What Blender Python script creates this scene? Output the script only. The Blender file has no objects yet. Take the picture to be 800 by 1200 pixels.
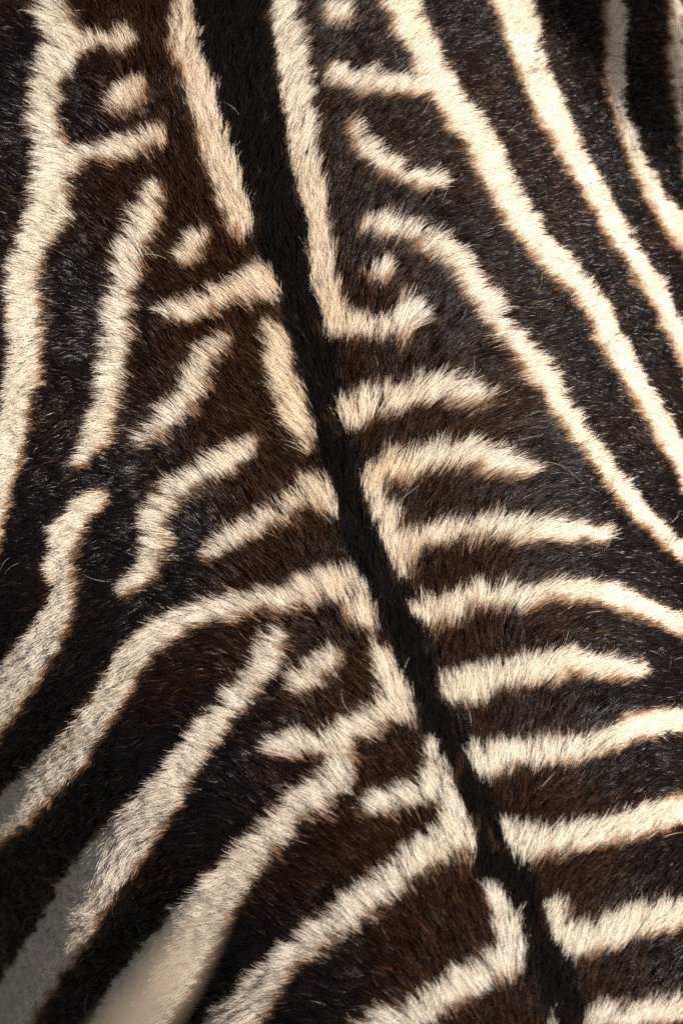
import bpy, bmesh, math, random
import numpy as np
from mathutils import Vector, Matrix

R = math.radians
rng = np.random.default_rng(11)
random.seed(11)
scene = bpy.context.scene
col = scene.collection

# ------------------------------------------------------------------ camera
PITCH, HEAD, DIST = R(72), R(18.0), 2.3
FRAME_W = 0.362                                    # metres across the picture at the target
TARGET = Vector((-0.004, 0.10, 1.285))
to_cam = Vector((-math.sin(HEAD) * math.cos(PITCH), -math.cos(HEAD) * math.cos(PITCH), math.sin(PITCH)))
CAM = TARGET + to_cam * DIST
cam_data = bpy.data.cameras.new('camera')
cam = bpy.data.objects.new('camera', cam_data)
col.objects.link(cam)
cam.location = CAM
cam.rotation_euler = (-to_cam).to_track_quat('-Z', 'Y').to_euler()
cam_data.sensor_fit = 'VERTICAL'
cam_data.sensor_height = 36.0
FRAME_H = FRAME_W * 1.5
cam_data.lens = 36.0 * DIST / FRAME_H
cam_data.clip_start, cam_data.clip_end = 0.05, 5000
cam_data.dof.use_dof = True
cam_data.dof.focus_distance = DIST + 0.035
cam_data.dof.aperture_fstop = 6.3
scene.camera = cam

# ------------------------------------------------------------------ sky, sun, exposure
sun_dir = Vector((0.42, -0.40, 0.81)).normalized()
sun_el = math.asin(sun_dir.z)
sun_az = math.atan2(sun_dir.x, sun_dir.y)
world = bpy.data.worlds.new('World')
scene.world = world
world.use_nodes = True
wn = world.node_tree
sky = wn.nodes.new('ShaderNodeTexSky')
sky.sky_type = 'NISHITA'
sky.sun_disc = False
sky.dust_density = 4.0
sky.sun_elevation = sun_el
sky.sun_rotation = sun_az
wn.links.new(sky.outputs[0], wn.nodes['Background'].inputs[0])
wn.nodes['Background'].inputs[1].default_value = 0.05
sun_data = bpy.data.lights.new('sun', 'SUN')
sun_data.energy = 5.0
sun_data.angle = R(0.5)
sun_data.color = (1.0, 0.955, 0.88)
sun = bpy.data.objects.new('sun', sun_data)
col.objects.link(sun)
sun.rotation_euler = (-sun_dir).to_track_quat('-Z', 'Y').to_euler()
vs = scene.view_settings
vs.view_transform, vs.look, vs.gamma, vs.use_curve_mapping = 'Standard', 'None', 1.0, False
vs.exposure = 0.58
scene.cycles.use_denoising = False
scene.cycles.max_bounces = 10
scene.cycles.sample_clamp_indirect = 2.0
scene.cycles.sample_clamp_direct = 6.0
scene.cycles_curves.shape = 'RIBBONS'

# ------------------------------------------------------------------ projection (which photo pixel a point on the animal falls on)
m3 = np.array(cam.rotation_euler.to_matrix())
c_r, c_u, c_b = m3[:, 0], m3[:, 1], m3[:, 2]
C0 = np.array(CAM)
PXF = cam_data.lens / 36.0 * 1200.0

def project(P):
    d = P - C0
    z = -(d @ c_b)
    return 400 + (d @ c_r) / z * PXF, 600 - (d @ c_u) / z * PXF

def noise3(P, freq, seed, n=18):
    g = np.random.default_rng(seed)
    k = g.normal(size=(n, 3)) * freq
    ph = g.uniform(0, 6.283, n)
    out = np.zeros(len(P))
    for i in range(n):
        out += np.sin(P @ k[i] * 6.283 + ph[i])
    return out / math.sqrt(n / 2)

# ------------------------------------------------------------------ materials
def mat_new(name):
    m = bpy.data.materials.new(name)
    m.use_nodes = True
    nt = m.node_tree
    nt.nodes.clear()
    out = nt.nodes.new('ShaderNodeOutputMaterial')
    return m, nt, out

def solid(name, base, rough=0.6, var=0.3, scale=40.0, bump=0.2):
    m, nt, out = mat_new(name)
    b = nt.nodes.new('ShaderNodeBsdfPrincipled')
    tc = nt.nodes.new('ShaderNodeTexCoord')
    nz = nt.nodes.new('ShaderNodeTexNoise')
    nz.inputs['Scale'].default_value = scale
    nz.inputs['Detail'].default_value = 6
    nt.links.new(tc.outputs['Object'], nz.inputs['Vector'])
    cr = nt.nodes.new('ShaderNodeValToRGB')
    cr.color_ramp.elements[0].position, cr.color_ramp.elements[1].position = 0.3, 0.7
    cr.color_ramp.elements[0].color = (*[c * (1 - var) for c in base], 1)
    cr.color_ramp.elements[1].color = (*[c * (1 + var) for c in base], 1)
    nt.links.new(nz.outputs['Fac'], cr.inputs[0])
    nt.links.new(cr.outputs[0], b.inputs['Base Color'])
    b.inputs['Roughness'].default_value = rough
    b.inputs['Specular IOR Level'].default_value = 0.0 if rough > 0.95 else 0.4
    bp = nt.nodes.new('ShaderNodeBump')
    bp.inputs['Strength'].default_value = bump
    bp.inputs['Distance'].default_value = 0.01
    nt.links.new(nz.outputs['Fac'], bp.inputs['Height'])
    nt.links.new(bp.outputs[0], b.inputs['Normal'])
    nt.links.new(b.outputs[0], out.inputs[0])
    return m

def hair_mat(name, rough, rad_rough, coat, diffuse_mix, root=0.72):
    """hair strands: their own colour from the strand attribute, a little deeper at the root"""
    m, nt, out = mat_new(name)
    at = nt.nodes.new('ShaderNodeAttribute'); at.attribute_name = 'tint'
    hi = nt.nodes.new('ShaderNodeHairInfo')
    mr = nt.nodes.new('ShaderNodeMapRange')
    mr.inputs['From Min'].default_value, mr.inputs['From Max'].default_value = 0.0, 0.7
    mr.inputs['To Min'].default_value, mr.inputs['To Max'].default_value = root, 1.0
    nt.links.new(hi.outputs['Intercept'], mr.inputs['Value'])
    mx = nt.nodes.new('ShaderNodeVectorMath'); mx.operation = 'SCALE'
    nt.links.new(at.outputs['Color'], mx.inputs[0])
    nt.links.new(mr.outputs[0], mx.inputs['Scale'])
    h = nt.nodes.new('ShaderNodeBsdfHairPrincipled')
    h.model = 'CHIANG'
    h.parametrization = 'COLOR'
    h.inputs['Roughness'].default_value = rough
    h.inputs['Radial Roughness'].default_value = rad_rough
    h.inputs['Coat'].default_value = coat
    h.inputs['IOR'].default_value = 1.5
    h.inputs['Random Roughness'].default_value = 0.3
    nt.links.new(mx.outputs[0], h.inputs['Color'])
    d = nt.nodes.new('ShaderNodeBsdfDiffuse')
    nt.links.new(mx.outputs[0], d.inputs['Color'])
    ms = nt.nodes.new('ShaderNodeMixShader')
    gl = nt.nodes.new('ShaderNodeMapRange')
    gl.inputs['To Min'].default_value, gl.inputs['To Max'].default_value = 1.0, diffuse_mix
    nt.links.new(at.outputs['Alpha'], gl.inputs['Value'])
    nt.links.new(gl.outputs[0], ms.inputs[0])
    nt.links.new(h.outputs[0], ms.inputs[1])
    nt.links.new(d.outputs[0], ms.inputs[2])
    nt.links.new(ms.outputs[0], out.inputs[0])
    return m

M_skin = solid('dark_hide', (0.018, 0.013, 0.011), 1.0, 0.3, 60)
M_hoof = solid('hoof_horn', (0.03, 0.026, 0.024), 0.4, 0.3, 80)
M_eye = solid('eye', (0.01, 0.006, 0.004), 0.08, 0.2, 30, 0.0)
M_ground = solid('dry_ground', (0.075, 0.065, 0.035), 0.9, 0.4, 1.3, 0.8)
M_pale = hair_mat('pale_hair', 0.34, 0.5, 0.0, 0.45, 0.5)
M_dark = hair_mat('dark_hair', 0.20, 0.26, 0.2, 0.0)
M_line = hair_mat('spine_hair', 0.5, 0.5, 0.0, 0.75)

# ------------------------------------------------------------------ ground
def mesh_obj(name, verts, faces, mat, parent=None, smooth=True):
    me = bpy.data.meshes.new(name)
    me.from_pydata(verts, [], faces)
    me.update()
    if smooth:
        me.polygons.foreach_set('use_smooth', [True] * len(me.polygons))
    me.materials.append(mat)
    o = bpy.data.objects.new(name, me)
    col.objects.link(o)
    o.parent = parent
    return o

g = mesh_obj('ground', [(-1500, -1500, 0), (1500, -1500, 0), (1500, 1500, 0), (-1500, 1500, 0)], [(0, 1, 2, 3)], M_ground)
g['kind'] = 'structure'

# ------------------------------------------------------------------ the animal's body: lofted shells fused into one skin
BV, BF = [], []
def loft(rings, n=28):
    """rings: (centre, half width, half height, exponent, axis) -> closed shell added to BV, BF"""
    base = len(BV)
    for (c, a, b, e, ax) in rings:
        c = Vector(c); ax = Vector(ax).normalized()
        side = Vector((1, 0, 0))
        side = (side - ax * side.dot(ax)).normalized()
        up = ax.cross(side)
        if up.z < 0 or (abs(up.z) < 1e-3 and up.y < 0):
            up = -up
        for i in range(n):
            t = 2 * math.pi * i / n
            ct, st = math.cos(t), math.sin(t)
            BV.append(tuple(c + side * (a * math.copysign(abs(ct) ** (2 / e), ct)) + up * (b * math.copysign(abs(st) ** (2 / e), st))))
    k = len(rings)
    for r in range(k - 1):
        for i in range(n):
            j = (i + 1) % n
            BF.append((base + r * n + i, base + r * n + j, base + (r + 1) * n + j, base + (r + 1) * n + i))
    BF.append(tuple(base + i for i in range(n))[::-1])
    BF.append(tuple(base + (k - 1) * n + i for i in range(n)))

Y = (0, 1, 0)
# torso: y, half width, top, height of the widest line, bottom, exponent (head end first)
for_t = [(-0.78, 0.10, 1.16, 1.0, 0.86, 2), (-0.72, 0.17, 1.24, 1.0, 0.80, 2), (-0.62, 0.23, 1.30, 0.98, 0.74, 1.95), (-0.48, 0.275, 1.305, 0.94, 0.70, 1.85),
         (-0.34, 0.294, 1.292, 0.84, 0.67, 1.8), (-0.20, 0.292, 1.285, 0.78, 0.66, 1.84), (-0.06, 0.292, 1.286, 0.78, 0.67, 1.9), (0.08, 0.298, 1.289, 0.88, 0.70, 2.02),
         (0.20, 0.310, 1.290, 1.0, 0.74, 2.2), (0.32, 0.320, 1.286, 1.03, 0.77, 2.35), (0.44, 0.318, 1.272, 1.03, 0.80, 2.35), (0.56, 0.290, 1.240, 1.02, 0.83, 2.2),
         (0.66, 0.215, 1.185, 1.01, 0.86, 2), (0.72, 0.150, 1.120, 1.0, 0.89, 2), (0.745, 0.07, 1.05, 1.0, 0.95, 2)]
nt_ = 56
tb = len(BV)
for (y, a, top, mid_z, bot, e) in for_t:
    for i in range(nt_):
        t = 2 * math.pi * i / nt_
        ct, st = math.cos(t), math.sin(t)
        ee, b = (e, top - mid_z) if st > 0 else (2.2, mid_z - bot)
        BV.append((a * math.copysign(abs(ct) ** (2 / ee), ct), y, mid_z + b * math.copysign(abs(st) ** (2 / ee), st)))
for r in range(len(for_t) - 1):
    for i in range(nt_):
        j = (i + 1) % nt_
        BF.append((tb + r * nt_ + i, tb + r * nt_ + j, tb + (r + 1) * nt_ + j, tb + (r + 1) * nt_ + i))
BF.append(tuple(tb + i for i in range(nt_))[::-1])
BF.append(tuple(tb + (len(for_t) - 1) * nt_ + i for i in range(nt_)))
for s in (-1, 1):
    # hind leg
    loft([((s * 0.17, 0.44, 1.02), 0.10, 0.22, 2, (0, 0.1, -1)), ((s * 0.185, 0.44, 0.82), 0.095, 0.19, 2, (0, 0.05, -1)), ((s * 0.175, 0.42, 0.68), 0.075, 0.12, 2, (0, 0.3, -1)),
          ((s * 0.165, 0.50, 0.54), 0.045, 0.065, 2, (0, 0.5, -1)), ((s * 0.16, 0.56, 0.44), 0.04, 0.055, 2, (0, 0.1, -1)), ((s * 0.16, 0.545, 0.28), 0.028, 0.034, 2, (0, -0.1, -1)),
          ((s * 0.16, 0.53, 0.14), 0.03, 0.036, 2, (0, -0.2, -1)), ((s * 0.16, 0.505, 0.07), 0.028, 0.034, 2, (0, -0.3, -1))], 20)
    # front leg
    loft([((s * 0.15, -0.52, 0.98), 0.085, 0.17, 2, (0, 0.1, -1)), ((s * 0.16, -0.50, 0.78), 0.07, 0.12, 2, (0, 0, -1)), ((s * 0.15, -0.50, 0.64), 0.05, 0.07, 2, (0, 0, -1)),
          ((s * 0.145, -0.51, 0.46), 0.042, 0.05, 2, (0, 0, -1)), ((s * 0.145, -0.51, 0.40), 0.042, 0.048, 2, (0, 0, -1)), ((s * 0.145, -0.50, 0.26), 0.028, 0.032, 2, (0, 0, -1)),
          ((s * 0.145, -0.50, 0.13), 0.031, 0.035, 2, (0, -0.2, -1)), ((s * 0.145, -0.525, 0.07), 0.028, 0.034, 2, (0, -0.3, -1))], 20)
    # ear
    loft([((s * 0.065, -1.135, 1.60), 0.022, 0.018, 2, (s * 0.3, 0.1, 1)), ((s * 0.08, -1.13, 1.66), 0.038, 0.02, 2, (s * 0.3, 0.1, 1)), ((s * 0.095, -1.125, 1.72), 0.035, 0.016, 2, (s * 0.3, 0.1, 1)), ((s * 0.105, -1.12, 1.77), 0.012, 0.012, 2, (s * 0.3, 0.1, 1))], 14)
# neck and head
loft([((0, -0.56, 1.06), 0.15, 0.25, 2, (0, -1, 0.45)), ((0, -0.74, 1.18), 0.125, 0.21, 2, (0, -1, 0.75)), ((0, -0.90, 1.33), 0.105, 0.165, 2, (0, -1, 0.95)), ((0, -1.03, 1.47), 0.095, 0.135, 2, (0, -1, 0.9)), ((0, -1.10, 1.54), 0.08, 0.10, 2, (0, -1, 0.6))], 24)
loft([((0, -1.06, 1.53), 0.075, 0.09, 2, (0, -0.7, -0.5)), ((0, -1.15, 1.49), 0.10, 0.125, 2, (0, -0.7, -0.6)), ((0, -1.26, 1.39), 0.09, 0.11, 2, (0, -0.65, -0.75)), ((0, -1.36, 1.27), 0.065, 0.08, 2, (0, -0.6, -0.8)), ((0, -1.43, 1.18), 0.06, 0.07, 2, (0, -0.6, -0.8)), ((0, -1.47, 1.12), 0.05, 0.055, 2, (0, -0.6, -0.8)), ((0, -1.485, 1.095), 0.03, 0.03, 2, (0, -0.6, -0.8))], 24)

zebra = bpy.data.objects.new('zebra', None)
col.objects.link(zebra)
zebra['label'] = 'zebra with cream and dark brown striped fur and a black line down its back'
zebra['category'] = 'zebra'

me = bpy.data.meshes.new('body')
me.from_pydata(BV, [], BF)
body = bpy.data.objects.new('body', me)
col.objects.link(body)
rm = body.modifiers.new('fuse', 'REMESH'); rm.mode = 'VOXEL'; rm.voxel_size = 0.009
sm = body.modifiers.new('soften', 'SMOOTH'); sm.iterations = 32; sm.factor = 0.5
dg = bpy.context.evaluated_depsgraph_get()
me2 = bpy.data.meshes.new_from_object(body.evaluated_get(dg))
body.modifiers.clear()
body.data = me2
me2.name = 'body'
me2.materials.clear(); me2.materials.append(M_skin)
me2.polygons.foreach_set('use_smooth', [True] * len(me2.polygons))
body.parent = zebra

# ------------------------------------------------------------------ coat pattern: pale stripes as centre lines (x, y, half width) in photo pixels
S = []
def stripe(*lines): S.append(lines)
# left of the black line
stripe([(50, 0, 18), (62, 25, 19), (76, 52, 22), (58, 85, 20), (49, 110, 18), (50, 140, 17), (56, 175, 19), (60, 215, 21), (50, 260, 21), (36, 290, 19), (27, 320, 19), (27, 360, 20), (29, 400, 19), (24, 450, 18), (14, 500, 17), (1, 555, 16)],
       [(76, 52, 16), (105, 52, 10), (130, 48, 10), (152, 41, 10)],
       [(66, 200, 16), (95, 184, 9), (125, 177, 13), (155, 168, 16), (180, 158, 11)])
stripe([(128, 122, 9), (147, 113, 16), (161, 104, 11)])
stripe([(213, 0, 14), (217, 50, 18), (232, 100, 18), (247, 150, 19), (264, 200, 21), (277, 240, 22), (280, 256, 17)])
stripe([(213, 298, 7), (225, 286, 13), (236, 275, 9)])
stripe([(194, 367, 9), (225, 358, 14), (252, 349, 14), (276, 337, 15), (300, 329, 21), (316, 338, 14)])
stripe([(315, 382, 9), (323, 410, 15), (329, 440, 16), (338, 470, 16), (350, 500, 17), (357, 520, 10)])
stripe([(262, 397, 9), (247, 408, 15), (234, 422, 16), (228, 445, 16), (219, 466, 15), (196, 486, 14), (176, 504, 12), (162, 514, 7)])
stripe([(177, 224, 12), (166, 255, 18), (152, 290, 16), (143, 320, 15), (137, 355, 15), (134, 390, 16), (132, 420, 15), (127, 450, 15), (122, 480, 13), (112, 510, 15), (97, 534, 11), (86, 545, 6)])
stripe([(291, 521, 8), (275, 530, 15), (250, 543, 17), (225, 558, 17), (200, 575, 16), (184, 598, 16), (181, 620, 15), (179, 640, 15), (173, 660, 15), (158, 680, 13), (144, 694, 7)])
stripe([(241, 648, 9), (265, 633, 14), (295, 615, 16), (325, 598, 16), (350, 583, 18), (365, 568, 20), (378, 584, 16), (388, 596, 8)])
stripe([(118, 584, 9), (95, 597, 16), (74, 627, 18), (70, 660, 15), (74, 690, 15), (67, 720, 17), (52, 748, 20), (34, 776, 24), (10, 806, 26), (-8, 830, 26)])
stripe([(429, 732, 8), (419, 706, 19), (404, 682, 21), (376, 680, 14), (350, 689, 14), (325, 700, 14), (300, 704, 12), (275, 708, 13), (250, 715, 13), (225, 722, 13), (200, 734, 15), (175, 750, 18), (155, 772, 19), (140, 798, 17), (125, 824, 17), (106, 852, 21), (84, 880, 24), (60, 905, 25), (35, 930, 24), (8, 955, 23), (-5, 968, 23)])
stripe([(326, 747, 12), (316, 764, 18), (301, 786, 17), (277, 811, 16), (259, 836, 16), (241, 860, 18), (224, 885, 20), (206, 912, 23), (180, 945, 29), (140, 995, 33), (100, 1048, 32), (70, 1100, 30), (36, 1150, 30), (5, 1200, 29)])
stripe([(348, 799, 12), (366, 787, 16), (384, 774, 13)])
stripe([(437, 756, 10), (450, 785, 18), (465, 812, 19), (473, 830, 14), (446, 831, 17), (420, 847, 18), (398, 864, 18), (397, 890, 15), (398, 912, 18), (370, 926, 19), (340, 952, 20), (312, 980, 22), (285, 1012, 24), (258, 1048, 29), (230, 1088, 36), (196, 1135, 42), (160, 1185, 45), (145, 1210, 45)],
       [(398, 866, 16), (372, 868, 14), (342, 868, 12), (318, 871, 9)])
stripe([(508, 878, 14), (513, 905, 19), (503, 921, 19), (475, 930, 15), (448, 938, 13), (430, 940, 10)],
       [(513, 910, 15), (522, 938, 15), (536, 962, 18), (541, 985, 19), (516, 986, 22), (486, 1008, 21), (460, 1026, 20), (430, 1049, 21), (400, 1073, 21), (372, 1092, 20), (345, 1116, 19), (318, 1146, 23), (296, 1172, 28), (272, 1205, 33)])
stripe([(580, 1045, 13), (594, 1075, 19), (603, 1100, 21), (598, 1120, 22), (570, 1131, 21), (545, 1148, 21), (510, 1167, 21), (475, 1186, 21), (440, 1206, 21)])
stripe([(652, 1182, 10), (656, 1205, 14)])
# right of the black line
stripe([(332, 0, 16), (339, 50, 18), (346, 100, 19), (353, 150, 19), (359, 200, 16), (368, 250, 17), (374, 300, 16), (379, 340, 18), (386, 376, 20), (415, 379, 15), (445, 379, 13), (470, 378, 14), (487, 368, 14), (484, 350, 10)])
stripe([(393, 12, 11), (403, 16, 11)])
stripe([(435, 318, 7), (453, 312, 9)])
stripe([(466, 0, 20), (480, 30, 20), (496, 60, 19), (511, 95, 20), (530, 121, 18), (551, 150, 19), (569, 180, 19), (583, 210, 19), (598, 240, 18), (617, 270, 19), (643, 300, 19), (674, 330, 17), (696, 360, 16), (711, 390, 16), (727, 420, 16), (745, 450, 14), (761, 480, 14), (779, 510, 14), (797, 542, 14)],
       [(398, 85, 12), (428, 95, 13), (460, 100, 10), (485, 98, 12), (508, 95, 14)])
stripe([(601, 0, 25), (610, 30, 22), (617, 60, 19), (626, 90, 18), (641, 120, 18), (655, 150, 17), (670, 180, 16), (688, 210, 15), (703, 240, 14), (719, 270, 13), (740, 300, 13), (759, 330, 12), (776, 360, 12), (791, 390, 12), (806, 422, 12)])
stripe([(719, 0, 12), (719, 60, 11), (722, 122, 9), (732, 150, 9), (749, 198, 10), (764, 225, 11), (782, 252, 13), (803, 285, 14)])
stripe([(787, -5, 5), (790, 60, 9), (791, 110, 6), (794, 132, 3)])
stripe([(418, 150, 10), (426, 166, 15), (450, 189, 14), (475, 204, 13), (500, 210, 11), (518, 212, 6)])
stripe([(430, 263, 8), (455, 263, 12), (485, 270, 13), (510, 281, 14), (534, 302, 15), (554, 330, 15), (572, 360, 15), (594, 390, 14), (619, 420, 15), (642, 450, 15), (658, 480, 14), (678, 510, 14), (701, 540, 14), (723, 572, 13), (747, 599, 12), (775, 624, 12), (802, 650, 12)])
stripe([(389, 482, 12), (402, 481, 20), (425, 473, 19), (450, 464, 17), (475, 460, 16), (500, 457, 16), (525, 452, 15), (548, 458, 13), (568, 465, 7)])
stripe([(471, 668, 9), (466, 640, 16), (454, 610, 15), (441, 580, 14), (434, 552, 12), (450, 547, 14), (475, 543, 16), (500, 535, 16), (525, 531, 15), (550, 530, 13), (575, 537, 14), (600, 546, 10), (626, 552, 5)],
       [(480, 632, 11), (503, 622, 12), (525, 619, 13), (550, 617, 12), (575, 615, 12), (600, 616, 12), (625, 618, 12), (650, 620, 12), (675, 624, 11), (697, 626, 9), (709, 625, 6)])
stripe([(488, 708, 13), (508, 714, 20), (530, 706, 18), (550, 697, 14), (575, 696, 13), (600, 695, 13), (625, 694, 12), (650, 692, 12), (675, 692, 12), (700, 696, 12), (725, 702, 14), (750, 711, 14), (775, 723, 14), (803, 736, 14)])
stripe([(520, 790, 12), (530, 802, 20), (550, 799, 19), (575, 789, 16), (600, 784, 16), (625, 780, 16), (650, 777, 15), (675, 776, 14), (700, 781, 13), (725, 784, 12), (747, 784, 8)])
stripe([(551, 884, 14), (575, 888, 19), (600, 883, 17), (625, 881, 16), (650, 878, 16), (675, 874, 16), (700, 868, 16), (725, 858, 16), (750, 850, 15), (775, 845, 14), (803, 843, 13)])
stripe([(580, 966, 12), (595, 979, 19), (615, 985, 20), (650, 982, 16), (675, 979, 16), (700, 974, 16), (725, 968, 17), (750, 962, 17), (775, 956, 17), (803, 952, 17)])
stripe([(646, 1058, 11), (655, 1082, 18), (674, 1098, 20), (700, 1089, 18), (725, 1083, 18), (750, 1077, 18), (775, 1072, 18), (803, 1068, 18)])
stripe([(697, 1190, 15), (730, 1187, 14), (770, 1185, 14), (803, 1184, 14)])
DORSAL = [(273, -10, 43), (276, 0, 43), (288, 100, 38), (312, 200, 29), (330, 270, 30), (345, 330, 19), (364, 400, 18), (381, 480, 13), (403, 560, 17), (421, 620, 19), (457, 700, 16), (487, 760, 16), (516, 850, 15), (560, 950, 13), (586, 1010, 20), (616, 1060, 15), (644, 1130, 17), (667, 1200, 16), (669, 1210, 16)]

def extend(line, amount=260):
    """carry a stripe that leaves the picture on past its edge"""
    L = [tuple(map(float, p)) for p in line]
    if sum(math.hypot(a[0] - b[0], a[1] - b[1]) for a, b in zip(L[:-1], L[1:])) > 90:      # widths were read along a row or column
        M_ = []
        for i, (x, y, w) in enumerate(L):
            a, b = L[max(i - 1, 0)], L[min(i + 1, len(L) - 1)]
            dx, dy = abs(b[0] - a[0]), abs(b[1] - a[1])
            M_.append((x, y, w * (0.2 + 0.8 * max(dx, dy) / math.hypot(dx, dy))))
        L = M_
    for _ in (0, 1):
        (x1, y1, w1), (x0, y0, w0) = L[-1], L[-2]
        if x1 < 8 or x1 > 792 or y1 < 5 or y1 > 1195:
            d = math.hypot(x1 - x0, y1 - y0) or 1
            L.append((x1 + (x1 - x0) / d * amount, y1 + (y1 - y0) / d * amount, w1))
        L.reverse()
    return L

GX0, GY0, GW, GH = -300, -300, 1400, 1800
def raster(groups):
    sd = np.full((GH, GW), 60.0, np.float32)
    idx = np.full((GH, GW), -1, np.int16)
    for gi, lines in enumerate(groups):
        for line in lines:
            L = extend(line)
            for (xa, ya, wa), (xb, yb, wb) in zip(L[:-1], L[1:]):
                pad = max(wa, wb) + 50
                x0, x1 = int(max(min(xa, xb) - pad - GX0, 0)), int(min(max(xa, xb) + pad - GX0, GW))
                y0, y1 = int(max(min(ya, yb) - pad - GY0, 0)), int(min(max(ya, yb) + pad - GY0, GH))
                if x1 <= x0 or y1 <= y0:
                    continue
                gx = np.arange(x0, x1)[None, :] + GX0
                gy = np.arange(y0, y1)[:, None] + GY0
                dx, dy = xb - xa, yb - ya
                t = np.clip(((gx - xa) * dx + (gy - ya) * dy) / (dx * dx + dy * dy + 1e-6), 0, 1)
                d = np.hypot(gx - xa - t * dx, gy - ya - t * dy) - (wa + (wb - wa) * t)
                sub = sd[y0:y1, x0:x1]
                m = d < sub
                sub[m] = d[m]
                idx[y0:y1, x0:x1][m] = gi
    return sd, idx
SD, IDX = raster(S)
DSD, _ = raster([[DORSAL]])

def lookup(grid, u, v):
    i = np.clip((v - GY0).astype(int), 0, GH - 1)
    j = np.clip((u - GX0).astype(int), 0, GW - 1)
    return grid[i, j]

def sstep(a, b, x):
    t = np.clip((x - a) / (b - a), 0, 1)
    return t * t * (3 - 2 * t)

def blur(g, r, it=2):
    for _ in range(it):
        for ax in (0, 1):
            c = np.cumsum(np.pad(g, [(r + 1, r) if a == ax else (0, 0) for a in (0, 1)], mode='edge'), axis=ax, dtype=np.float64)
            n = g.shape[ax]
            g = ((np.take(c, range(2 * r + 1, n + 2 * r + 1), ax) - np.take(c, range(0, n), ax)) / (2 * r + 1)).astype(np.float32)
    return g
SDS = blur(np.clip(SD, -40, 30), 7)

# skin folds on the flank ahead of the haunch: each pale stripe there rides on a soft ridge
def folds(u, v):
    side = ((u - 0) * (1200 - 690) - (v - 690) * (360 - 0)) / math.hypot(510, 360)   # < 0 below and left of the flank line
    fade = sstep(-290, -70, u) * sstep(1490, 1270, v)
    w = sstep(30, -130, side) * fade
    ridge = 0.0135 * w * np.clip(1 - (lookup(SDS, u, v) + 30) / 55.0, 0, 1)
    hollow = 0.00012 * np.clip(-side + 10, 0, 230) * fade
    return ridge - hollow

# ------------------------------------------------------------------ coat: tufts sown over the skin, strands within each tuft
nv = len(me2.vertices)
co = np.empty(nv * 3); me2.vertices.foreach_get('co', co); co = co.reshape(-1, 3)
vn = np.empty(nv * 3); me2.vertices.foreach_get('normal', vn); vn = vn.reshape(-1, 3)
uu, vv = project(co)
vd_ = C0 - co
okv = (np.einsum('ij,ij->i', vd_, vn) > 0) & (co[:, 2] > 0.8) & (co[:, 1] > -0.6)
co = co + vn * (folds(uu, vv) * okv)[:, None]
me2.vertices.foreach_set('co', co.reshape(-1)); me2.update()
me2.vertices.foreach_get('normal', vn_ := np.empty(nv * 3)); vn = vn_.reshape(-1, 3)
me2.calc_loop_triangles()
tri = np.empty(len(me2.loop_triangles) * 3, np.int32); me2.loop_triangles.foreach_get('vertices', tri); tri = tri.reshape(-1, 3)
A, B, Cc = co[tri[:, 0]], co[tri[:, 1]], co[tri[:, 2]]
area = np.linalg.norm(np.cross(B - A, Cc - A), axis=1) / 2
cen = (A + B + Cc) / 3
tn = np.cross(B - A, Cc - A); tn /= np.linalg.norm(tn, axis=1)[:, None] + 1e-12
tu, tv = project(cen)
vdir = C0 - cen; vdir /= np.linalg.norm(vdir, axis=1)[:, None]
facing = np.einsum('ij,ij->i', tn, vdir)
edge_px = np.maximum.reduce([-tu, tu - 800, -tv, tv - 1200])      # how far outside the picture
near = (cen[:, 2] > 0.75) & (cen[:, 1] > -0.62) & (facing > -0.15)
fine = near & (edge_px < 45)
mid = near & ~fine & (edge_px < 230)

def sow(mask, per_m2):
    w = area * mask
    n = int(w.sum() * per_m2)
    f = rng.choice(len(area), n, p=w / w.sum())
    r1, r2 = np.sqrt(rng.random(n)), rng.random(n)
    b0, b1, b2 = 1 - r1, r1 * (1 - r2), r1 * r2
    P = A[f] * b0[:, None] + B[f] * b1[:, None] + Cc[f] * b2[:, None]
    N = vn[tri[f, 0]] * b0[:, None] + vn[tri[f, 1]] * b1[:, None] + vn[tri[f, 2]] * b2[:, None]
    return P, N / np.linalg.norm(N, axis=1)[:, None]

def flow(P, N):
    """lie of the coat: backwards along the spine, turning outwards and down the flanks"""
    x = P[:, 0]
    s = np.abs(x)
    ang_r = R(16) + R(74) * sstep(0.0, 0.13, s)
    ang_l = R(10) + R(66) * sstep(0.0, 0.15, s)
    ang = np.where(x > 0, ang_r, -ang_l)
    c = sstep(-0.012, 0.012, x)
    ang = c * np.where(x > 0, ang_r, R(16)) + (1 - c) * np.where(x > 0, -R(10), -ang_l)
    ang = ang + R(9) * noise3(P, 7.0, 3) + R(6) * noise3(P, 28.0, 4)
    yb = np.array([0, 1.0, 0])
    ty = yb - N * (N @ yb)[:, None]
    ty /= np.linalg.norm(ty, axis=1)[:, None] + 1e-9
    tx = np.cross(ty, N)                      # towards +x where the back faces up
    return ty * np.cos(ang)[:, None] + tx * np.sin(ang)[:, None]

NP = 5
SEG = np.linspace(0, 1, NP)
bins = {}                                      # part key -> lists of (points, radius, tint)
MM = FRAME_W / 800.0                           # metres per photo pixel on the back

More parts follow.
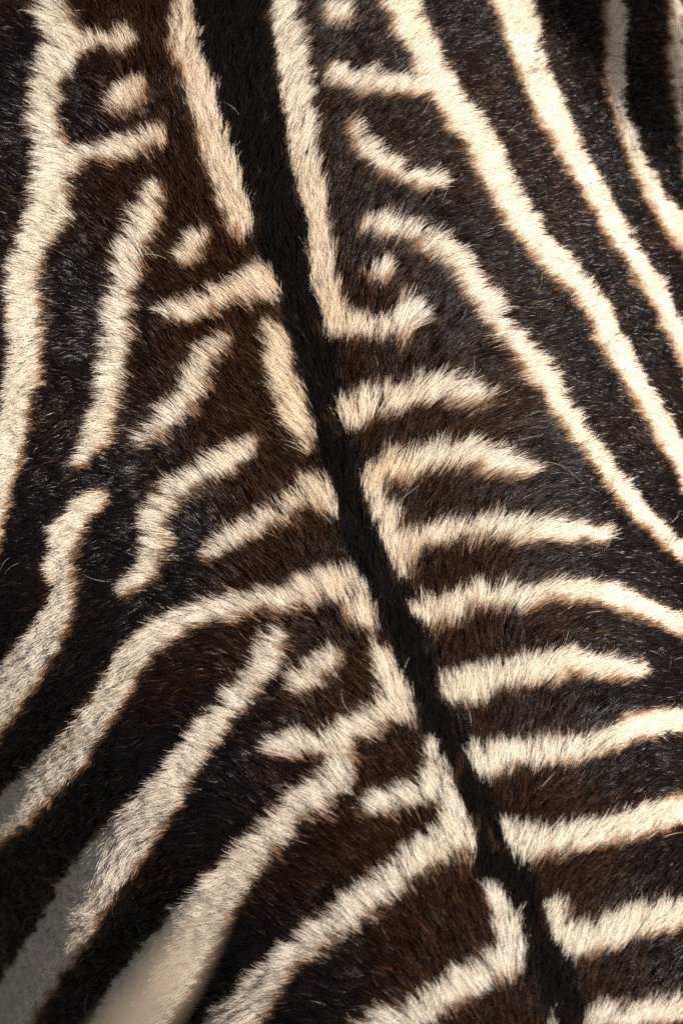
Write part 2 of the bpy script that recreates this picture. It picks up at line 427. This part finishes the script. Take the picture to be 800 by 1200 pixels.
def strands(mask, tufts, kids, spread, length, rad, level):
    P, N = sow(mask, tufts)
    n = len(P)
    T = flow(P, N)
    Bt = np.cross(N, T)
    u0, v0 = project(P)
    d0 = lookup(DSD, u0, v0)
    # length and lift of each tuft
    tl = length * (1 + 0.16 * noise3(P, 30.0, 8) * 0.6 + rng.normal(0, 0.10, n))
    tl *= 1 + 0.32 * np.exp(-((u0 - 570) ** 2 + (v0 - 470) ** 2) / 230.0 ** 2) 
    tl *= 1 - 0.40 * sstep(0.085, 0.17, np.abs(P[:, 0]))
    tl *= 1 - 0.22 * sstep(14, -6, d0)                                   # short on the black line
    lift = 0.30 + 0.12 * rng.normal(size=n) + 0.05 * noise3(P, 22.0, 9) + 0.08 * sstep(0.05, 0.14, -P[:, 0])
    sway = rng.normal(0, 0.10, n)
    k = np.repeat(np.arange(n), kids)
    m = len(k)
    r = spread * np.sqrt(rng.random(m)); a = rng.uniform(0, 6.283, m)
    ox, oy = r * np.cos(a), r * np.sin(a)
    root = P[k] + T[k] * ox[:, None] + Bt[k] * oy[:, None] - N[k] * 0.0006
    L = tl[k] * (0.80 + 0.40 * rng.random(m))
    stray = rng.random(m) < 0.00025
    L = np.where(stray, L * rng.uniform(0.95, 1.5, m), L)
    lf = np.clip(lift[k] + rng.normal(0, 0.07, m), 0.08, 0.8)
    lf = np.where(stray, lf + rng.uniform(0.1, 0.4, m), lf)
    sw = sway[k] + rng.normal(0, 0.06, m) + np.where(stray, rng.normal(0, 0.28, m), 0)
    curl = rng.normal(0, 0.07, m) + np.where(stray, rng.normal(0, 0.5, m), 0)
    pull = np.where(stray, 0.1, 0.74)
    pts = np.empty((m, NP, 3), np.float32)
    for i, s in enumerate(SEG):
        fwd = L * s * (1 - 0.10 * s)
        up = L * lf * (s * 1.5 - 0.75 * s * s)
        lat = L * (sw * s + curl * s * s)
        cl = pull * s ** 1.3
        lat = lat - oy * cl
        fw2 = fwd - ox * cl * 0.3
        pts[:, i] = root + T[k] * fw2[:, None] + Bt[k] * lat[:, None] + N[k] * up[:, None]
    # colour: read at a point part-way along the lie, so roots and tips straddle a stripe's edge as they grow
    Q = (root * 0.75 + P[k] * 0.25) + T[k] * (L * 0.68)[:, None]
    u, v = project(Q)
    outer = sstep(0.06, 0.15, np.abs(Q[:, 0]))
    wob = noise3(Q, 38.0, 21) * (1.9 - 0.7 * outer) + noise3(Q, 110.0, 22) * (1.5 - 0.7 * outer) + rng.normal(0, 1.0, m) * (1 - 0.4 * outer)
    ua, va = project(Q + T[k] * 0.0025); ub, vb = project(Q - T[k] * 0.0025)
    root_side = lookup(SD, ua, va) < lookup(SD, ub, vb)
    sd = lookup(SD, u, v) + wob
    ds = lookup(DSD, u, v) + wob * 0.7
    si = lookup(IDX, u, v)
    inside = (np.maximum.reduce([-u, u - 800, -v, v - 1200]) < 215) & near_pt(Q, N[k])
    # elsewhere on the animal: bands round the trunk, neck and limbs
    yy = Q[:, 1] + 0.25 * np.abs(Q[:, 0]) + 0.018 * noise3(Q, 3.0, 31)
    zz = Q[:, 2] + 0.012 * noise3(Q, 4.0, 32)
    limb = (Q[:, 2] < 0.72) | (Q[:, 1] > 0.55)
    band = np.where(limb, np.sin(zz * 6.283 / 0.075), np.sin(yy * 6.283 / 0.088)) * 14 + rng.normal(0, 1.5, m)
    sd = np.where(inside, sd, band + 2)
    ds = np.where(inside, ds, 60)
    si = np.where(inside, si, -2)
    thr = np.where(Q[:, 0] > 0, -0.5 * outer, 0.6 * outer)
    pale = (sd < np.where(inside, thr, 0)) & (ds > 0.5)
    # strand colours
    j = 0.8 * rng.normal(0, 1, m) + 0.7 * rng.normal(0, 1, n)[k]
    tone = noise3(Q, 16.0, 41)
    dsp = np.abs(Q[:, 0])
    near_sp = np.where(inside, sstep(0.075, 0.02, dsp) * 0.8 * sstep(1000, 500, v), 0)
    cream = np.stack([0.80 - 0.03 * near_sp + 0.05 * j + 0.015 * tone, 0.69 - 0.12 * near_sp + 0.058 * j + 0.012 * tone, 0.545 - 0.16 * near_sp + 0.062 * j + 0.02 * tone], 1)
    warm = np.clip(1.0 - sstep(0.035, 0.12, dsp) + 0.22 * noise3(Q, 9.0, 42) + 0.18 * rng.normal(size=m), 0, 1)
    black = np.array([0.007, 0.0055, 0.0055]); brown = np.array([0.018, 0.0076, 0.0038]); rust = np.array([0.11, 0.046, 0.018])
    dark = black + (brown - black) * warm[:, None]
    rus = (rng.random(m) < 0.03 + 0.07 * warm)
    dark = np.where(rus[:, None], dark * 0.4 + rust * 0.6, dark)
    dark *= (1 + 0.22 * j)[:, None].clip(0.5, 1.6)
    dors = (ds < 4) & ~pale
    dark = dark + (np.array([0.006, 0.005, 0.0045]) - dark) * sstep(20, 4, ds)[:, None]
    dark = np.where(dors[:, None], np.array([0.006, 0.005, 0.0045]) * (1 + 0.2 * j)[:, None].clip(0.5, 2), dark)
    tan = np.array([0.42, 0.225, 0.115])
    fr = np.exp(-(np.abs(sd - thr) / 3.2) ** 2) * np.where(root_side, 0.8, 0.15)
    fr = np.where(inside, fr, 0) * np.where(ds < 14, 0.12, 1)
    colr = np.where(pale[:, None], cream, dark)
    colr = colr + (tan - colr) * fr[:, None]
    white = stray & (rng.random(m) < 0.35)
    colr = np.where(white[:, None], np.array([0.62, 0.55, 0.45]), colr)
    gloss = np.where(pale, 1.0, np.clip(0.07 + 0.93 * (1 - warm) * (0.16 + (0.84 + 0.6 * sstep(-0.06, -0.13, P[:, 0]))[k] * rng.random(n)[k] ** 1.7), 0.05, 1))
    guard = ~pale & (outer > 0.3) & (rng.random(m) < 0.10 * outer)
    gloss = np.where(guard, 1.0, gloss * (1 - np.where(Q[:, 0] > 0, 0.6, 0.3) * outer))
    tint = np.concatenate([np.clip(colr, 0.003, 0.92), gloss[:, None]], 1).astype(np.float32)
    rr = (rad * (0.75 + 0.5 * rng.random(m)) * np.where(stray, 0.55, 1) * np.where(guard, 1.9, 1))[:, None] * np.array([1.0, 1.0, 0.9, 0.65, 0.18])[None, :]
    key = np.where(si == -2, np.where(pale, 9001, 9002), np.where(pale, si, np.where(dors, 9003, 9004)))
    order = np.argsort(key, kind='stable')
    ks, st = np.unique(key[order], return_index=True)
    en = list(st[1:]) + [m]
    for kk, a0, b0 in zip(ks, st, en):
        sel = order[a0:b0]
        bins.setdefault(int(kk), []).append((pts[sel], rr[sel].astype(np.float32), tint[sel]))

def near_pt(P, N):
    vd = C0 - P
    vd /= np.linalg.norm(vd, axis=1)[:, None]
    return (P[:, 2] > 0.75) & (P[:, 1] > -0.62) & (np.einsum('ij,ij->i', vd, N) > -0.15)

strands(fine, 180000, 12, 0.0032, 0.0128, 0.000145, 0)
strands(fine & (np.abs(cen[:, 0]) > 0.095), 110000, 11, 0.0032, 0.0120, 0.000135, 0)
strands(mid, 60000, 10, 0.0042, 0.0125, 0.00020, 1)
strands(~fine & ~mid, 9000, 8, 0.009, 0.014, 0.00055, 2)

def curves_obj(name, chunks, mat, parent):
    pts = np.concatenate([c[0] for c in chunks]); rr = np.concatenate([c[1] for c in chunks]); tt = np.concatenate([c[2] for c in chunks])
    n = len(pts)
    cu = bpy.data.hair_curves.new(name)
    cu.add_curves([pts.shape[1]] * n)
    cu.attributes['position'].data.foreach_set('vector', pts.reshape(-1).astype(np.float32))
    ra = cu.attributes.get('radius') or cu.attributes.new('radius', 'FLOAT', 'POINT')
    ra.data.foreach_set('value', rr.reshape(-1))
    ta = cu.attributes.new('tint', 'FLOAT_COLOR', 'CURVE')
    ta.data.foreach_set('color', tt.reshape(-1))
    cu.materials.append(mat)
    o = bpy.data.objects.new(name, cu)
    col.objects.link(o)
    o.parent = parent
    return o

tot = 0
for kk in sorted(bins):
    tot += sum(len(c[0]) for c in bins[kk])
    if kk < 9000:
        curves_obj('pale_stripe', bins[kk], M_pale, zebra)
    elif kk == 9001:
        curves_obj('pale_coat', bins[kk], M_pale, zebra)['kind'] = 'stuff'
    elif kk == 9002:
        curves_obj('outer_dark_coat', bins[kk], M_dark, zebra)['kind'] = 'stuff'
    elif kk == 9003:
        curves_obj('dorsal_stripe', bins[kk], M_line, zebra)['label'] = 'black fur line along the spine'
    else:
        curves_obj('dark_coat', bins[kk], M_dark, zebra)['kind'] = 'stuff'
print('strands', tot)

def tint_of(n, base, var):
    c = np.array(base)[None, :] * (1 + var * rng.normal(size=(n, 1))).clip(0.4, 1.8)
    return np.concatenate([c, np.full((n, 1), 0.8)], 1).astype(np.float32)

def tube(name, path, radii, mat, parent, n=16):
    V, F = [], []
    for i, c in enumerate(path):
        c = Vector(c)
        ax = (Vector(path[min(i + 1, len(path) - 1)]) - Vector(path[max(i - 1, 0)])).normalized()
        a = ax.orthogonal().normalized(); b = ax.cross(a)
        if i and a.dot(pa) < 0.98:
            a = (pa - ax * pa.dot(ax)).normalized(); b = ax.cross(a)
        pa = a
        V += [tuple(c + (a * math.cos(6.2832 * k / n) + b * math.sin(6.2832 * k / n)) * radii[i]) for k in range(n)]
    for r in range(len(path) - 1):
        F += [(r * n + k, r * n + (k + 1) % n, (r + 1) * n + (k + 1) % n, (r + 1) * n + k) for k in range(n)]
    F += [tuple(range(n))[::-1], tuple((len(path) - 1) * n + k for k in range(n))]
    return mesh_obj(name, V, F, mat, parent)

# ------------------------------------------------------------------ tail, out of view, its flicked pose made up to shade the right haunch; mane; hooves; eyes
M_tail = solid('tail_hide', (0.45, 0.38, 0.29), 0.85, 0.35, 90)
TP = [(0, 0.715, 1.11), (0.04, 0.79, 1.14), (0.14, 0.83, 1.23), (0.265, 0.775, 1.36), (0.355, 0.65, 1.46), (0.392, 0.475, 1.50)]
tail = tube('tail', TP, [0.032, 0.028, 0.024, 0.021, 0.018, 0.012], M_tail, zebra)
nt2 = 8000
q = rng.random(nt2) ** 0.8
p0 = np.array(TP[4]) + (np.array(TP[5]) - np.array(TP[4])) * q[:, None] + rng.normal(0, 0.006, (nt2, 3))
axis = np.array([0.0, -0.34, -0.015])
end = p0 + axis * (0.75 + 0.3 * rng.random((nt2, 1))) + rng.normal(0, 0.020, (nt2, 3))
sarr = np.linspace(0, 1, NP)[None, :, None]
bulge = rng.normal(0, 0.024, (nt2, 1, 3)) * np.sin(sarr * math.pi)
tp = p0[:, None, :] + (end - p0)[:, None, :] * sarr + bulge + np.array([0, 0, -0.012]) * (sarr ** 2)
tr = np.full((nt2, 1), 0.0003) * np.array([1, 1, 1, 0.8, 0.3])[None, :]
curves_obj('tail_tuft', [(tp.astype(np.float32), tr.astype(np.float32), tint_of(nt2, (0.012, 0.01, 0.009), 0.3))], M_dark, tail)

nm = 14000
q = rng.random(nm)
crest = np.array([(0, -0.60, 1.315), (0, -0.74, 1.385), (0, -0.90, 1.50), (0, -1.02, 1.60), (0, -1.10, 1.63)])
cp = np.stack([np.interp(q, np.linspace(0, 1, 5), crest[:, c]) for c in range(3)], 1) + rng.normal(0, 1, (nm, 3)) * np.array([0.012, 0.004, 0.004]) - np.array([0, 0.006, 0.012])
md = np.array([0, 0.62, 0.78]) + rng.normal(0, 0.10, (nm, 3))
ml = (0.045 + 0.05 * np.sin(q * math.pi))[:, None]
mp = cp[:, None, :] + (md * ml)[:, None, :] * sarr
mr_ = np.full((nm, 1), 0.0003) * np.array([1, 1, 1, 0.8, 0.3])[None, :]
mt = tint_of(nm, (0.012, 0.01, 0.009), 0.3)
lightm = np.sin(q * 6.283 * 8) > 0.1
mt[lightm, :3] = np.array([0.75, 0.63, 0.48])
curves_obj('mane', [(mp.astype(np.float32), mr_.astype(np.float32), mt)], M_dark, zebra)
for sx in (-1, 1):
    for (hx, hy) in ((0.16, 0.49), (0.145, -0.54)):
        tube('hoof', [(sx * hx, hy - 0.012, 0.0), (sx * hx, hy - 0.008, 0.02), (sx * hx, hy + 0.004, 0.062), (sx * hx, hy + 0.012, 0.082)], [0.05, 0.049, 0.039, 0.033], M_hoof, zebra)
    bm = bmesh.new()
    bmesh.ops.create_uvsphere(bm, u_segments=20, v_segments=14, radius=0.019)
    em = bpy.data.meshes.new('eye'); bm.to_mesh(em); bm.free()
    em.polygons.foreach_set('use_smooth', [True] * len(em.polygons)); em.materials.append(M_eye)
    eo = bpy.data.objects.new('eye', em); col.objects.link(eo); eo.location = (sx * 0.088, -1.19, 1.50); eo.parent = zebra

# ------------------------------------------------------------------ a tall dry reed beside the animal, one leaf reaching over the flank
def at(px, py, depth):
    return Vector(C0 + (c_r * (px - 400) / PXF + c_u * (600 - py) / PXF - c_b) * depth)
M_reed = solid('dry_reed', (0.30, 0.235, 0.165), 0.75, 0.25, 120)
top = at(-620, 1800, 1.62)
reed = bpy.data.objects.new('reed', None); col.objects.link(reed)
reed.location = (top.x, top.y, 0)
reed['label'] = 'pale dry reed leaf, badly out of focus, reaching across the shaded flank'
reed['category'] = 'reed'
def local(p): return Vector(p) - reed.location
hgt = top.z
tube('stem', [(0.02 * math.sin(i * 0.9) * (i < 9), 0.015 * math.sin(i * 0.7) * (i < 9), hgt * i / 10) for i in range(10)] + [(0, 0, hgt)], [0.007 - 0.0004 * i for i in range(11)], M_reed, reed)
def leaf(path, width, tilt):
    n = 24
    path = [Vector(p) for p in path]
    V, F = [], []
    def pos(t):
        f = t * (len(path) - 1); i = min(int(f), len(path) - 2); f -= i
        p0, p1, p2, p3 = path[max(i - 1, 0)], path[i], path[i + 1], path[min(i + 2, len(path) - 1)]
        return 0.5 * ((2 * p1) + (p2 - p0) * f + (2 * p0 - 5 * p1 + 4 * p2 - p3) * f * f + (3 * p1 - p0 - 3 * p2 + p3) * f ** 3)
    for i in range(n + 1):
        t = i / n
        c = pos(t); ax = (pos(min(t + 0.02, 1)) - pos(max(t - 0.02, 0))).normalized()
        sd_ = ax.cross(Vector(tilt)).normalized(); up = sd_.cross(ax).normalized()
        w = width * (min(1, 0.35 + t * 2.2) * (1 - t ** 4) + 0.02)
        for k, (a, h) in enumerate(((-1, 0.22), (-0.5, 0.07), (0, 0), (0.5, 0.07), (1, 0.22))):
            V.append(tuple(c + sd_ * (a * w) + up * (h * w)))
    for i in range(n):
        for k in range(4):
            F.append((i * 5 + k, i * 5 + k + 1, (i + 1) * 5 + k + 1, (i + 1) * 5 + k))
    o = mesh_obj('leaf', V, F, M_reed, reed)
    so = o.modifiers.new('thickness', 'SOLIDIFY'); so.thickness = 0.0006
    return o
tc_ = tuple(to_cam)
leaf([local(top) * 1.0, local(at(-300, 1600, 1.38)), local(at(10, 1365, 1.22)), local(at(146, 1215, 1.13)), local(at(252, 1060, 1.10))], 0.0085, tc_)
leaf([Vector((0, 0, hgt * 0.8)), Vector((-0.12, -0.05, hgt * 0.86)), Vector((-0.3, -0.1, hgt * 0.8)), Vector((-0.42, -0.14, hgt * 0.66))], 0.012, (0, 0, 1))
leaf([Vector((0, 0, hgt * 0.55)), Vector((-0.06, -0.13, hgt * 0.63)), Vector((-0.1, -0.3, hgt * 0.6)), Vector((-0.13, -0.42, hgt * 0.47))], 0.012, (0, 0, 1))
